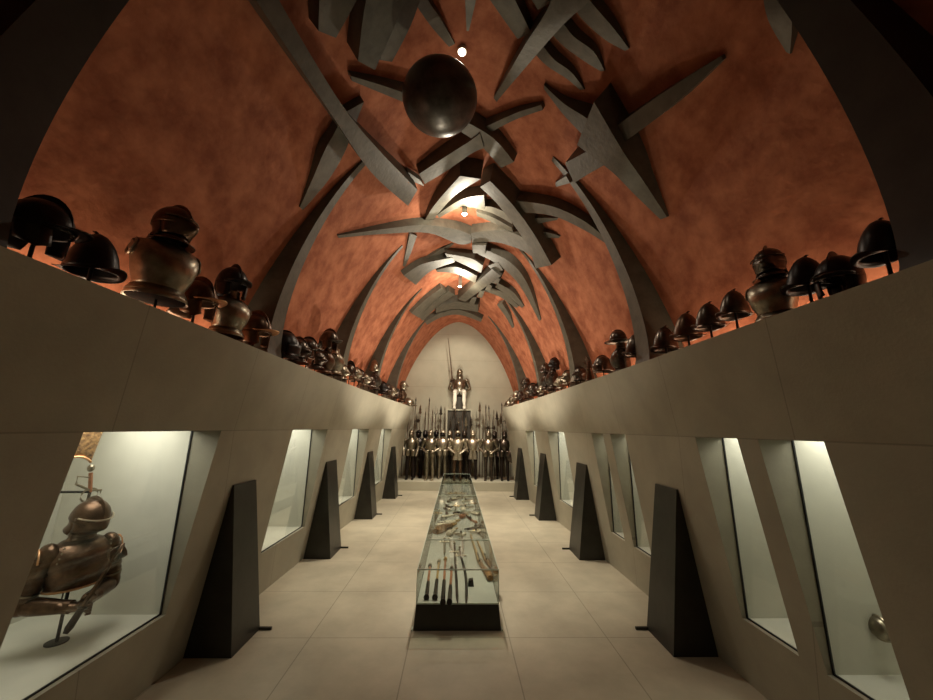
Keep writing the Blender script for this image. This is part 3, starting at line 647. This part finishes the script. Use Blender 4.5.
SUITS = [ # px, Y, material, legs, helmet, arms, skirt, label
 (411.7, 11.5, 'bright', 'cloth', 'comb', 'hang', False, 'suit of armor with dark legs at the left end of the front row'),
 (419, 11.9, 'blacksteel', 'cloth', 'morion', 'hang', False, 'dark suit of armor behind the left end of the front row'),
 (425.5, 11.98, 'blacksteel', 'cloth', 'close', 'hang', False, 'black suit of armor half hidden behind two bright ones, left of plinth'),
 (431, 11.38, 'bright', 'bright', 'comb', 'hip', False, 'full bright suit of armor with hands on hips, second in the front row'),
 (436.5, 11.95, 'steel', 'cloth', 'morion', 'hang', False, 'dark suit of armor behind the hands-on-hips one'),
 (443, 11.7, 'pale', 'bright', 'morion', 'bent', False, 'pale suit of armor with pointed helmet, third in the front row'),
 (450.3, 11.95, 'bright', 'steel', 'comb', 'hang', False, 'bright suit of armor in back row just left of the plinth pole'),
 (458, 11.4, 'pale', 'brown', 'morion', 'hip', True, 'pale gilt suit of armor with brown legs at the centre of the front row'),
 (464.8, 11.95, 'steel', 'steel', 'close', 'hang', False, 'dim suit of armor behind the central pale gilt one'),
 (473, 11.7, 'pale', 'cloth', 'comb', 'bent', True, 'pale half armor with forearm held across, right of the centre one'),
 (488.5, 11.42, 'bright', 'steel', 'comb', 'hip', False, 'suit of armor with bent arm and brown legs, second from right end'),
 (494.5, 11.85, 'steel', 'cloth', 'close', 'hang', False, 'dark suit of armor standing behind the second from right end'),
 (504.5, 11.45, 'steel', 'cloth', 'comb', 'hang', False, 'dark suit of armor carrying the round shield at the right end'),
]
for i, (px, Y, mt, lg, hel, arms, sk, lab) in enumerate(SUITS):
    P = atY(px, 430, Y); P.z = .25
    root = empty('suit_of_armor', P, random.uniform(-.25, .25), SU, label=lab, cat='suit of armor', group='suits of armor on the platform')
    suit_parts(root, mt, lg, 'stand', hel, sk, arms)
    if i == 12:
        sh = empty('round_shield', P+Vector((.24, -.16, .72)), label='round embossed steel shield at the right end of the front row', cat='shield')
        m = MB(); m.grid(lambda u, v: Vector((.19*v*math.cos(2*PI*u), -.05*(1-v*v)-.004*math.cos(8*PI*v), .19*v*math.sin(2*PI*u))), 28, 10, True); m.build('shield_face', M['steel'], sh, solid=.006)
        m = MB(); m.tube([(.19*math.cos(2*PI*i/28), 0, .19*math.sin(2*PI*i/28)) for i in range(29)], .008, 6); m.build('rim', M['brown'], sh)
        m = MB(); m.ball((0, -.055, 0), (.04, .03, .04), 12, 8); m.build('boss', M['bright'], sh)
# plinth with seated knight
px0, px1 = atY(446.4, 409, 12.08), atY(472, 409, 12.08)
zp = px0.z; cx = (px0.x+px1.x)/2; w = px1.x-px0.x
root = empty('plinth', (cx, 12.27, .25), label='tall box plinth with dark framed front under the seated armor', cat='plinth')
hp = zp-.25
m = MB(); m.box((0, .02, hp/2), (w-.04, .36, hp-.04)); m.build('plinth_core', M['recess'], root, smooth=False)
m = MB()
for x in (-w/2+.02, w/2-.02): m.box((x, 0, hp/2), (.04, .40, hp))
m.box((0, 0, hp-.02), (w-.08, .40, .04)); m.build('plinth_frame', M['endwall'], root, smooth=False)
for x in (-.12, .12):
    m = MB(); m.box((x, -.175, hp/2), (.02, .02, hp-.05)); m.build('front_batten', M['wood'], root, smooth=False)
sb = empty('seat_block', (cx+.01, 12.33, zp), label='dark block seat on the plinth under the seated armor', cat='seat')
m = MB(); m.loft([(0, 0, 0, .2, .15), (0, 0, .44, .15, .13)], 4); m.v = [Matrix.Rotation(PI/4, 3, 'Z') @ v for v in m.v]; m.build('block_body', M['recess'], sb, smooth=False)
m = MB(); m.box((0, 0, .455), (.3, .26, .03)); m.build('seat_pad', M['cloth'], sb, bevel=.01)
P = atY(459, 380, 12.32)
sk = empty('seated_armor', (cx+.0, 12.40, zp-.47*1.12), 0, 1.12, label='bright suit of armor seated high on the plinth holding a lance', cat='suit of armor')
suit_parts(sk, 'bright', 'white', 'sit', 'comb', False, 'bent')
Pa, Pb, Pc = atY(448, 338, 12.0), atY(452.5, 382, 12.02), atY(454.5, 396, 12.03)
ln = empty('lance', Pc, label='very long lance held upright by the seated armor', cat='lance')
m = MB(); m.tube([Pc-Pc, Pb-Pc, (Pa-Pc)*.6, Pa-Pc], [.02, .026, .016, .007], 8); m.build('shaft', M['wood'], ln)
m = MB(); d = (Pa-Pb).normalized(); q = Pb-Pc; m.tube([q, q+d*.02, q+d*.1], [.10, .085, .028], 14); m.build('hand_guard', M['steel'], ln)

# polearms on the platform
def polearm(P, ztip, kind, label):
    root = empty('polearm', P, random.uniform(-.3, .3), label=label, cat='polearm', group='polearms standing behind the armor')
    H = ztip-P.z; lean = random.uniform(-.02, .02)
    hl = {'pike': .22, 'halberd': .42, 'partisan': .38, 'fork': .34, 'glaive': .45}[kind]
    m = MB(); m.tube([(0, 0, 0), (lean*H, 0, H-hl)], .013, 7); m.build('shaft', M['wood'], root)
    x = lean*H; z = H-hl; m = MB()
    pl = lambda pts, t=.008: m.plate([(x+a, 0, z+b) for a, b in pts], (0, 1, 0), t)
    m.tube([(x, 0, z-.02), (x, 0, z+.08)], [.016, .012], 7)
    if kind == 'pike': pl([(-.012, .05), (.012, .05), (.024, .11), (0, hl), (-.024, .11)])
    elif kind == 'halberd':
        pl([(-.01, .06), (.01, .06), (.014, .18), (0, hl), (-.014, .18)]); pl([(.0, .05), (.07, .02), (.10, .09), (.07, .17), (0, .13)]); pl([(0, .07), (0, .12), (-.10, .07)])
    elif kind == 'partisan': pl([(-.012, .04), (.012, .04), (.06, .09), (.035, .13), (.04, .2), (0, hl), (-.04, .2), (-.035, .13), (-.06, .09)])
    elif kind == 'fork':
        for s in (-1, 0, 1): m.tube([(x, 0, z+.05), (x+s*.055, 0, z+.10), (x+s*.06, 0, z+hl-.06*abs(s))], [.008, .009, .002], 6)
    else: pl([(-.012, .03), (.012, .03), (.05, .1), (.055, .25), (0, hl), (-.015, .2), (-.05, .16), (-.016, .12)])
    m.build('blade_head', M['steel'] if random.random() < .6 else M['bright'], root, smooth=False)
PL = [(404.5, 411, 'fork'), (408, 407, 'pike'), (414.6, 397, 'pike'), (417.5, 411, 'halberd'), (421, 404, 'partisan'), (425.5, 411, 'pike'), (429.4, 397, 'pike'), (433.5, 409, 'pike'), (436.5, 406, 'fork'), (439.5, 411, 'halberd'), (441.8, 405, 'partisan'), (443.9, 406, 'pike'),
      (449.5, 418, 'partisan'), (455, 416, 'halberd'), (460, 414, 'fork'), (466, 416, 'partisan'), (470.5, 416, 'partisan'),
      (476.5, 410, 'halberd'), (479.8, 402, 'partisan'), (482.4, 414, 'glaive'), (485, 404, 'pike'), (487, 418, 'halberd'), (489.8, 405, 'pike'), (492, 418, 'halberd'), (494, 409, 'pike'), (497, 410, 'partisan'), (499.5, 412, 'glaive'), (502, 402, 'pike'), (504, 411, 'halberd'), (507, 407, 'pike'), (510, 410, 'pike')]
for i, (px, py, kd) in enumerate(PL):
    Y = 12.02 if 446 < px < 473 else (12.3 if i % 2 else 12.18)
    P = atY(px, py, Y); zt = P.z; P.z = .25
    side = 'left of the plinth' if px < 446 else ('before the dark plinth' if px < 473 else 'right of the plinth')
    k = i if px < 446 else (i-12 if px < 473 else i-17)
    polearm(P, zt, kd, f'{dict(pike="slim pike", halberd="halberd with axe blade", partisan="broad winged partisan", fork="three-pronged war fork", glaive="glaive with curved blade")[kd]} {side}, {ORD[k]} polearm of that bunch from the left')

# ================================================================== DISPLAY CASE
CY0, CY1, CXC, CW = 3.72, 10.95, .012, .385
root = empty('display_case', (CXC, CY0, 0), label='long low glass display case with black base down the middle of the hall', cat='display case')
LN = CY1-CY0
m = MB(); z1 = .205
m.add([(-.40, -.012, 0), (.40, -.012, 0), (.40, LN+.01, 0), (-.40, LN+.01, 0), (-.383, .015, z1), (.383, .015, z1), (.383, LN-.01, z1), (-.383, LN-.01, z1)],
      [(0, 1, 2, 3), (4, 5, 6, 7), (0, 1, 5, 4), (1, 2, 6, 5), (2, 3, 7, 6), (3, 0, 4, 7)]); m.build('case_base', M['black'], root, smooth=False)
m = MB(); m.box((0, LN/2, z1+.004), (.75, LN-.03, .008)); m.build('display_bed', M['bed'], root, smooth=False)
zg0, zg1 = z1, .488
for x in (-.381, .381):
    m = MB(); m.box((x, LN/2, (zg0+zg1)/2), (.008, LN-.03, zg1-zg0)); m.build('side_pane', M['caseglass'], root, smooth=False)
for y in (.012, LN-.012):
    m = MB(); m.box((0, y, (zg0+zg1)/2), (.754, .008, zg1-zg0)); m.build('end_pane', M['caseglass'], root, smooth=False)
cuts = [0.012, .93, 2.45, 3.8, 5.2, LN-.012]
for a, b in zip(cuts, cuts[1:]):
    m = MB(); m.box((0, (a+b)/2, zg1+.005), (.77, b-a-.008, .008)); m.build('top_pane', M['caseglass'], root, smooth=False)
m = MB()
for x in (-.383, .383): m.box((x, LN/2, zg1+.005), (.006, LN-.02, .010)); m.box((x, .010, (zg0+zg1)/2), (.006, .006, zg1-zg0))
for y in cuts: m.box((0, y, zg1+.005), (.77, .006, .010))
m.box((0, .008, z1+.006), (.77, .008, .012)); m.build('pane_edges', M['edge'], root, smooth=False)
for x, y, rz in ((-.412, -.02, .0), (.412, -.02, .0)):
    m = MB(); m.box((x, .01, .006), (.012, .05, .012)); m.build('foot_plate', M['edge'], root, smooth=False)
ZB = z1+.008
zz = lambda a, b: (400+a/3.783, 455+b/3.783)
def along(p, q, dz=.0):
    A = atZ(*p, ZB+.02); Bq = atZ(*q, ZB+.02); d = Bq-A
    return A, math.atan2(d.y, d.x), d.length
GC = 'weapons inside the long glass case'
def mace(p, q, lab, shaft='copper', knob='pale'):
    A, rz, L = along(p, q); A.z = ZB
    r = empty('mace', A, rz, label=lab, cat='mace', group=GC)
    m = MB(); m.tube([(0, 0, .022), (L*.06, 0, .022), (L*.4, 0, .022)], [.028, .021, .018], 10); m.build('grip', M['blacksteel'], r)
    m = MB(); m.tube([(L*.4, 0, .022), (L*.9, 0, .02)], .013, 8); m.build('shaft', M[shaft], r)
    m = MB(); m.ball((L*.95, 0, .024), (.035, .024, .024), 10, 7)
    for k in range(4): m.box((L*.95, 0, .024), (.05, .006, .046), Matrix.Rotation(PI*k/4, 3, 'X'))
    m.build('mace_head', M[knob], r)
def sword(p, q, lab, hilt='pale', bl='blacksteel', curve=.0):
    A, rz, L = along(p, q); A.z = ZB
    r = empty('sword', A, rz, label=lab, cat='sword', group=GC)
    n = 10; m = MB()
    for i in range(n):
        pass
    pts = [(L*.78*i/(n-1), curve*math.sin(PI*i/(n-1)), .012) for i in range(n)]
    m.tube(pts, [.004]+[.014]*(n-1), 6, (1, .35)); m.build('sword_blade', M[bl], r)
    m = MB(); m.tube([(L*.79, -.07, .012), (L*.79, .07, .012)], .008, 7); m.build('crossguard', M[hilt], r)
    m = MB(); m.tube([(L*.79, 0, .014), (L*.95, 0, .014)], .012, 8); m.build('grip', M['wood'], r)
    m = MB(); m.ball((L*.98, 0, .018), .018, 10, 7); m.build('pommel', M[hilt], r)
    m = MB(); m.tube([(L*.79+L*.17*i/6, .05*math.sin(PI*i/6), .014) for i in range(7)], .005, 6); m.build('knuckle_bow', M[hilt], r)
def pistol(p, q, lab, barrel='gilt', stock='bone', s=1):
    A, rz, L = along(p, q); A.z = ZB
    r = empty('pistol', A, rz, label=lab, cat='pistol', group=GC)
    m = MB(); m.tube([(0, -.05*s, .03), (L*.08, -.045*s, .03), (L*.2, -.02*s, .026), (L*.34, 0, .026), (L*.85, .0, .02)], [.028*s, .034*s, .021*s, .02*s, .011*s], 9, (1, .8)); m.build('stock', M[stock], r)
    m = MB(); m.tube([(L*.3, .004, .042), (L, .004, .034)], [.013*s, .010*s], 9); m.build('barrel', M[barrel], r)
    m = MB(); m.box((L*.36, 0, .052), (L*.16, .012, .03)); m.tube([(L*.40, 0, .06), (L*.37, 0, .085), (L*.33, 0, .085)], [.007, .006, .004], 6); m.build('lock', M['steel'], r)
    m = MB(); m.tube([(L*.28+L*.1*i/6, -.018*s-.022*math.sin(PI*i/6), .026) for i in range(7)], .004, 6); m.build('trigger_guard', M['steel'], r)
def flask(p, q, lab, mt='bone', s=1):
    A, rz, L = along(p, q); A.z = ZB
    r = empty('powder_flask', A, rz, label=lab, cat='powder flask', group=GC)
    m = MB(); m.tube([(0, 0, .035), (L*.2, .015, .04), (L*.5, .03, .038), (L*.8, .02, .032)], [.04*s, .055*s, .045*s, .022*s], 12, (1, .62)); m.build('flask_body', M[mt], r)
    m = MB(); m.tube([(L*.8, .02, .032), (L, .0, .032)], [.018*s, .009*s], 8); m.build('spout', M['gilt'], r)
    m = MB(); m.tube([(L*.3+.04*math.cos(2*PI*i/12)*s, .03+.04*s*math.sin(2*PI*i/12), .085*s) for i in range(13)], .005, 6); m.build('ring', M['steel'], r)
mace(zz(100, 540), zz(114, 415), 'short mace with black grip in the front corner of the case', 'copper', 'steel')
mace(zz(132, 540), zz(148, 398), 'short mace with pale round head, second along the case front', 'gilt', 'pale')
mace(zz(162, 558), zz(172, 388), 'long mace with copper shaft, third along the case front', 'copper', 'gilt')
mace(zz(187, 557), zz(196, 425), 'short mace with reddish shaft, fourth along the case front', 'copper', 'steel')
sword(zz(218, 557), zz(206, 330), 'straight black-bladed sword beside the maces in the case', 'pale')
sword(zz(250, 560), zz(226, 345), 'curved black-bladed sword near the middle of the case front', 'pale', 'blacksteel', -.03)
pistol(zz(320, 470), zz(268, 305), 'ornate gilt pistol with broad butt at the case front', 'gilt', 'etched', 1.25)
pistol(zz(345, 446), zz(292, 325), 'ornate pistol with dark-tipped butt beside the glass', 'gilt', 'etched', 1.15)
r = empty('display_support', atZ(*zz(268, 492), ZB), label='small black display block in front of the ornate pistols', cat='display block')
m = MB(); m.add([(-.03, -.04, 0), (.03, -.04, 0), (.03, .04, 0), (-.03, .04, 0), (-.022, -.03, .05), (.022, -.03, .06), (.022, .03, .06), (-.022, .03, .05)], [(0, 1, 2, 3), (4, 5, 6, 7), (0, 1, 5, 4), (1, 2, 6, 5), (2, 3, 7, 6), (3, 0, 4, 7)]); m.build('block', M['blacksteel'], r, smooth=False)
z7 = lambda a, b: (420+a/8.75, 490+b/8.75)
flask(z7(140, 375), z7(320, 300), 'large dark carved powder flask lying crosswise in the case', 'etched', 1.7)
flask(z7(150, 335), z7(350, 270), 'second carved powder flask behind the large dark one', 'bone', 1.5)
pistol(z7(400, 395), z7(290, 390), 'pale bone-stocked pistol pointing left across the case', 'pale', 'bone')
pistol(z7(530, 375), z7(420, 370), 'thick pale pistol butt at the right of the bone-stocked pistol', 'bone', 'bone')
pistol(z7(540, 325), z7(390, 350), 'dark slender pistol slanting above the bone-stocked one', 'steel', 'wood')
sword(z7(215, 560), z7(215, 420), 'short sword behind the maces pointing along the case', 'pale', 'bright')
sword(z7(320, 560), z7(250, 420), 'curved pale-hilted sabre behind the straight black sword', 'bone', 'bright', .02)
sword(z7(375, 560), z7(370, 400), 'short pale sword in the middle of the case', 'pale', 'bright')
pistol(z7(475, 290), z7(390, 210), 'small pistol aimed away behind the thick pale butt', 'steel', 'copper', .8)
pistol(z7(180, 235), z7(545, 185), 'long pale gun laid straight across the case', 'bone', 'bone', .9)
flask(z7(360, 245), z7(420, 220), 'round small powder flask before the long pale gun', 'copper')
for i, (a, b, c_, d_, fn, lab) in enumerate([
  (215, 225, 255, 130, 'p', 'dark pistol pointing away just behind the long pale gun'), (240, 180, 215, 110, 'p', 'smaller dark pistol left behind the long gun'),
  (120, 300, 170, 175, 's', 'narrow sword along the glass side left of the powder flasks'), (560, 420, 480, 330, 's', 'narrow sword along the glass side right of the pistols'), (250, 395, 330, 340, 'f', 'small powder flask between the large flask and the pistols'),
  (455, 205, 520, 225, 'f', 'small powder flask near the right end of the long pale gun'), (200, 160, 290, 150, 'p', 'short pistol at the left of the third glass section'),
  (350, 165, 470, 150, 'p', 'pale pistol laid crosswise in the third glass section'), (330, 130, 500, 110, 's', 'sword laid crosswise in the third glass section'),
  (300, 200, 320, 120, 's', 'sword pointing down the middle of the third glass section'), (380, 190, 400, 130, 'f', 'powder flask in the third glass section'),
  (270, 80, 450, 60, 'p', 'long dark gun laid crosswise in the fourth glass section'), (230, 100, 330, 85, 'p', 'short pistol in the fourth glass section'), (360, 100, 470, 92, 'p', 'short pistol at the right in the fourth glass section'),
  (250, 50, 270, 20, 's', 'sword near the far end of the case, on the left'), (310, 50, 318, 18, 's', 'sword near the far end of the case, in the middle'), (370, 50, 366, 18, 's', 'sword near the far end of the case, on the right')]):
    {'p': lambda *q: pistol(*q, 'pale' if i % 2 else 'steel', 'wood' if i % 2 == 0 else 'bone', .9), 's': lambda *q: sword(*q, 'gilt', 'bright'), 'f': flask}[fn](z7(a, b), z7(c_, d_), lab)

# ================================================================== ARMOUR BUST IN THE FIRST NICHE
BP = atX(67, 604, -2.46)
rb_ = empty('bust_armor', BP, math.radians(-27), .80, label='russet half armor with close helmet and crossed forearms in the lit vitrine', cat='suit of armor')
mm = M['brown']
m = MB(); m.loft([(.02, 0, .135, .125, .165), (.02, 0, .15, .118, .158), (.03, 0, .22, .14, .175), (.045, 0, .30, .15, .19), (.03, 0, .38, .135, .195), (.01, 0, .44, .10, .17), (0, 0, .475, .08, .11)], 32, False, False); bp = m.build('breastplate', mm, rb_, solid=.005)
m = MB()
for i in range(9):
    t = i/8; z = .18+.27*t
    for s in (-1, 1): m.ball((.02+.115*math.sin(.6+t*.9), s*(.135+.02*math.sin(t*PI)), z), .007, 6, 5)
m.build('rivet_row', M['bright'], bp)
m = MB(); m.tube([(.02+.13*math.cos(2*PI*i/24), .168*math.sin(2*PI*i/24), .138) for i in range(25)], .008, 6); m.build('waist_roll', M['orange'], rb_)
m = MB(); m.loft([(0, 0, .46, .09, .125), (0, 0, .485, .075, .088), (0, 0, .51, .072, .078), (0, 0, .512, .078, .084), (.005, 0, .54, .078, .08)], 24, False, False); m.build('gorget', mm, rb_, solid=.004)
hr = empty('helmet', (0.0, 0, .512), 0); hr.parent = rb_; hr.rotation_euler = (0, .30, .25); hr.scale = (1.08, 1.08, 1.02)
helmet_parts('close', hr, 'brown')
for ch in list(hr.children):
    if ch.name.startswith('neck_collar'): bpy.data.objects.remove(ch)
for ch in hr.children:
    if ch.name.startswith('brow_band'): ch.data.materials[0] = M['pale']
for s in (-1, 1):
    m = MB(); m.ball((.012, s*.178, .395), (.092, .064, .088), 20, 14)
    for j in range(3):
        zc = .36-.035*j; m.loft([(.008, s*(.186+.004*j), zc+.012, .084-.003*j, .064), (.006, s*(.19+.004*j), zc-.022, .090-.003*j, .068)], 20, True, True)
    m.build('pauldron', mm, rb_, solid=.0)
    m = MB(); m.tube([(.07*math.cos(a)+.012, s*(.225+.02*math.cos(a*.7)), .36+.09*math.sin(a)) for a in [i*.3 for i in range(8)]], .006, 6); m.build('pauldron_edge', M['orange'], rb_)
    sh = Vector((.01, s*.198, .38)); el = Vector((-.03 if s < 0 else .0, s*.244, .07)); ha = Vector((.25, s*.03-.01, .045+(.02 if s > 0 else 0)))
    m = MB(); n = 22; pts = [sh.lerp(el, i/(n-1)) for i in range(n)]
    m.tube(pts, [(.074-.012*i/n)*(1+.07*((i % 3)/2)) for i in range(n)], 16); m.build('upper_arm_lames', mm, rb_)
    m = MB(); m.ball(el, (.068, .064, .066), 16, 10); m.build('elbow_cop', mm, rb_)
    m = MB(); m.tube([sh.lerp(el, .72)+(sh.lerp(el, .73)-sh.lerp(el, .72)).normalized()*0, sh.lerp(el, .76)], [.074, .074], 16); m.build('arm_band', M['bright'], rb_)
    m = MB(); pts = [el.lerp(ha, t) for t in (0, .25, .5, .75, .92)]; m.tube(pts, [.058, .062, .055, .046, .046], 14); m.build('vambrace', mm, rb_)
    d = (ha-el).normalized(); m = MB(); m.tube([ha-d*.09, ha-d*.05, ha, ha+d*.05, ha+d*.09], [.062, .048, .044, .042, .03], 12, (1, .72)); m.build('gauntlet', mm, rb_)
    side_v = d.cross(Vector((0, 0, 1))).normalized()
    for k in range(4):
        b0 = ha+d*.075+Vector((0, 0, .028-.019*k))
        m = MB(); m.tube([b0, b0+d*.03+side_v*s*-.006, b0+d*.045+side_v*s*-.03, b0+d*.03+side_v*s*-.05], [.0115, .0105, .010, .008], 7); m.build('finger', mm, rb_)
    m = MB(); b0 = ha+d*.03+Vector((0, 0, .035)); m.tube([b0, b0+d*.03+Vector((0, 0, .02)), b0+d*.055+Vector((0, 0, .012))], [.013, .012, .009], 7); m.build('thumb', mm, rb_)
m = MB(); zf = (ZS-BP.z)/.80; m.tube([(-.03, 0, .30), (-.03, 0, zf+.02), (-.03, 0, zf)], .012, 8); m.tube([(-.03, 0, zf), (-.03, 0, zf+.008)], .07, 16); m.tube([(-.03, 0, .15), (-.40, 0, .15)], .01, 8)
m.build('mount_rod', M['rod'], rb_)
# flanged mace across the hands
A = atX(65, 634, -2.19); Bm = atX(124, 543, -2.16)
d = (Bm-A); L = d.length
mc = empty('flanged_mace', A, label='flanged war mace held slantwise by the russet half armor', cat='mace')
mc.rotation_mode = 'QUATERNION'; mc.rotation_quaternion = d.to_track_quat('X', 'Z')
m = MB(); m.tube([(0, 0, 0), (L*.06, 0, 0), (L*.25, 0, 0)], [.012, .020, .017], 10); m.tube([(L*.25, 0, 0), (L*.27, 0, 0)], .026, 10); m.build('grip', M['blacksteel'], mc)
m = MB(); m.tube([(L*.26, 0, 0), (L*.80, 0, 0)], .011, 9); m.build('shaft', M['brown'], mc)
m = MB(); m.tube([(L*.76, 0, 0), (L*.96, 0, 0), (L, 0, 0)], [.016, .016, .006], 9); m.build('mace_core', M['brown'], mc)
for k in range(6):
    R_ = Matrix.Rotation(PI*k/3, 3, 'X')
    m = MB(); m.plate([R_ @ Vector(p) for p in ((L*.76, 0, .012), (L*.80, 0, .030), (L*.87, 0, .056), (L*.92, 0, .040), (L*.97, 0, .012))], R_ @ Vector((0, 1, 0)), .006); m.build('flange', M['brown'], mc, smooth=False)
# sword hilt behind the helmet and etched plate at the top
bk = -2.62
P = atX(90, 492, bk)
sw = empty('rapier', P, label='rapier hung horizontally behind the helmet, swept steel hilt standing upright', cat='sword')
m = MB(); q = atX(91, 468, bk)-P; m.tube([(0, 0, .0), q*.8], .012, 9); m.build('grip', M['copper'], sw)
m = MB(); m.ball(q, (.022, .022, .026), 12, 8); m.build('pommel', M['bright'], sw)
m = MB(); a = atX(76, 484, bk)-P; b = atX(101, 490, bk)-P; m.tube([a+Vector((0, 0, .03)), a, Vector((0, 0, .01)), b, b+Vector((0, 0, -.03))], .008, 8); m.build('crossguard', M['bright'], sw)
m = MB(); m.tube([(0, .06*math.sin(2*PI*i/16), -.02+.045*math.cos(2*PI*i/16)) for i in range(17)], .006, 7); m.tube([a, a+Vector((0, 0, .05)), q*.6], .005, 7); m.build('side_ring', M['bright'], sw)
m = MB(); m.tube([(0, 0, 0), (-.0, -.02, -.35), (0, -.03, -.75)], [.013, .012, .004], 8, (1, .4)); m.build('rapier_blade', M['steel'], sw)
m = MB(); m.tube([atX(60, 492, bk-.02)-P, (0, 0, 0)], .008, 8); m.build('mount_bar', M['rod'], sw)
P = atX(79, 441, -2.62)
sp = empty('etched_plate', P, math.radians(-35), label='etched gilt shoulder plate hanging at the top of the vitrine', cat='armor plate')
m = MB(); m.grid(lambda u, v: Vector((.05*math.cos((u-.5)*2.2), .13*math.sin((u-.5)*2.2)*(1-.35*v), .17-.30*v+.03*math.cos((u-.5)*4))), 14, 9); m.build('plate_shell', M['etched'], sp, solid=.006)
m = MB(); m.tube([(.055*math.cos((i/10-.5)*2.2), .086*math.sin((i/10-.5)*2.2), -.13+.03*math.cos((i/10-.5)*4)) for i in range(11)], .008, 6); m.build('plate_edge', M['orange'], sp)
m = MB(); m.tube([(-.02, 0, .10), (-.45, .1, .10)], .008, 8); m.build('mount_bar', M['rod'], sp)
# objects glimpsed in other niches
P = atX(880, 628, 2.42); P2 = P.copy(); P2.z = ZS
kb = empty('elbow_guard', P2, label='polished steel cup on a wall rod in the near right vitrine', cat='armor piece')
hz = P.z-ZS
m = MB(); m.grid(lambda u, v: Vector((-.045*math.cos(PI*v/2), .055*math.sin(PI*v/2)*math.cos(2*PI*u), hz+.055*math.sin(PI*v/2)*math.sin(2*PI*u))), 18, 8, True); m.build('cup', M['bright'], kb, solid=.004)
m = MB(); m.tube([(0, .055*math.cos(2*PI*i/20), hz+.055*math.sin(2*PI*i/20)) for i in range(21)], .012, 8); m.build('rolled_rim', M['bright'], kb)
m = MB(); m.tube([(-.04, 0, hz), (3.0*kw(2.29)-P2.x-.002, 0, hz)], .008, 8); m.build('mount_rod', M['rod'], kb)
for px, py, X, lab in ((349, 449, -2.3, 'small steel goblet-shaped armor piece high in the third left vitrine'), (344, 482, -2.35, 'pale little helmet crest low in the third left vitrine'), (571, 482, 2.35, 'white etched armor piece in the fifth right vitrine')):
    P = atX(px, py, X); P.z = max(P.z, ZS+.1); hz = P.z-ZS; P.z = ZS
    q = empty('armor_piece', P, label=lab, cat='armor piece')
    m = MB(); m.loft([(0, 0, hz-.06, .07, .06), (0, 0, hz-.02, .05, .045), (0, 0, hz+.05, .085, .07), (0, 0, hz+.09, .06, .05), (0, 0, hz+.11, .015, .015)], 14); m.build('shell', M['pale'], q)
    m = MB(); m.tube([(0, 0, 0), (0, 0, hz)], .012, 8); m.tube([(0, 0, 0), (0, 0, .008)], .06, 14); m.build('mount_rod', M['rod'], q)

# ================================================================== CAMERA, WORLD
cam = bpy.data.cameras.new('camera'); co = bpy.data.objects.new('camera', cam); COL.objects.link(co)
cam.sensor_width = 36; cam.lens = F/933*36; cam.clip_start = .02
R3 = Matrix((RIGHT, UP, -FWD)).transposed()
co.matrix_world = Matrix.Translation(O) @ R3.to_4x4()
sc = bpy.context.scene; sc.camera = co
w_ = bpy.data.worlds.new('dim'); sc.world = w_; w_.use_nodes = True
w_.node_tree.nodes['Background'].inputs[0].default_value = (.8, .7, .55, 1); w_.node_tree.nodes['Background'].inputs[1].default_value = .01
sc.view_settings.view_transform = 'Standard'; sc.view_settings.look = 'None'; sc.view_settings.exposure = .22
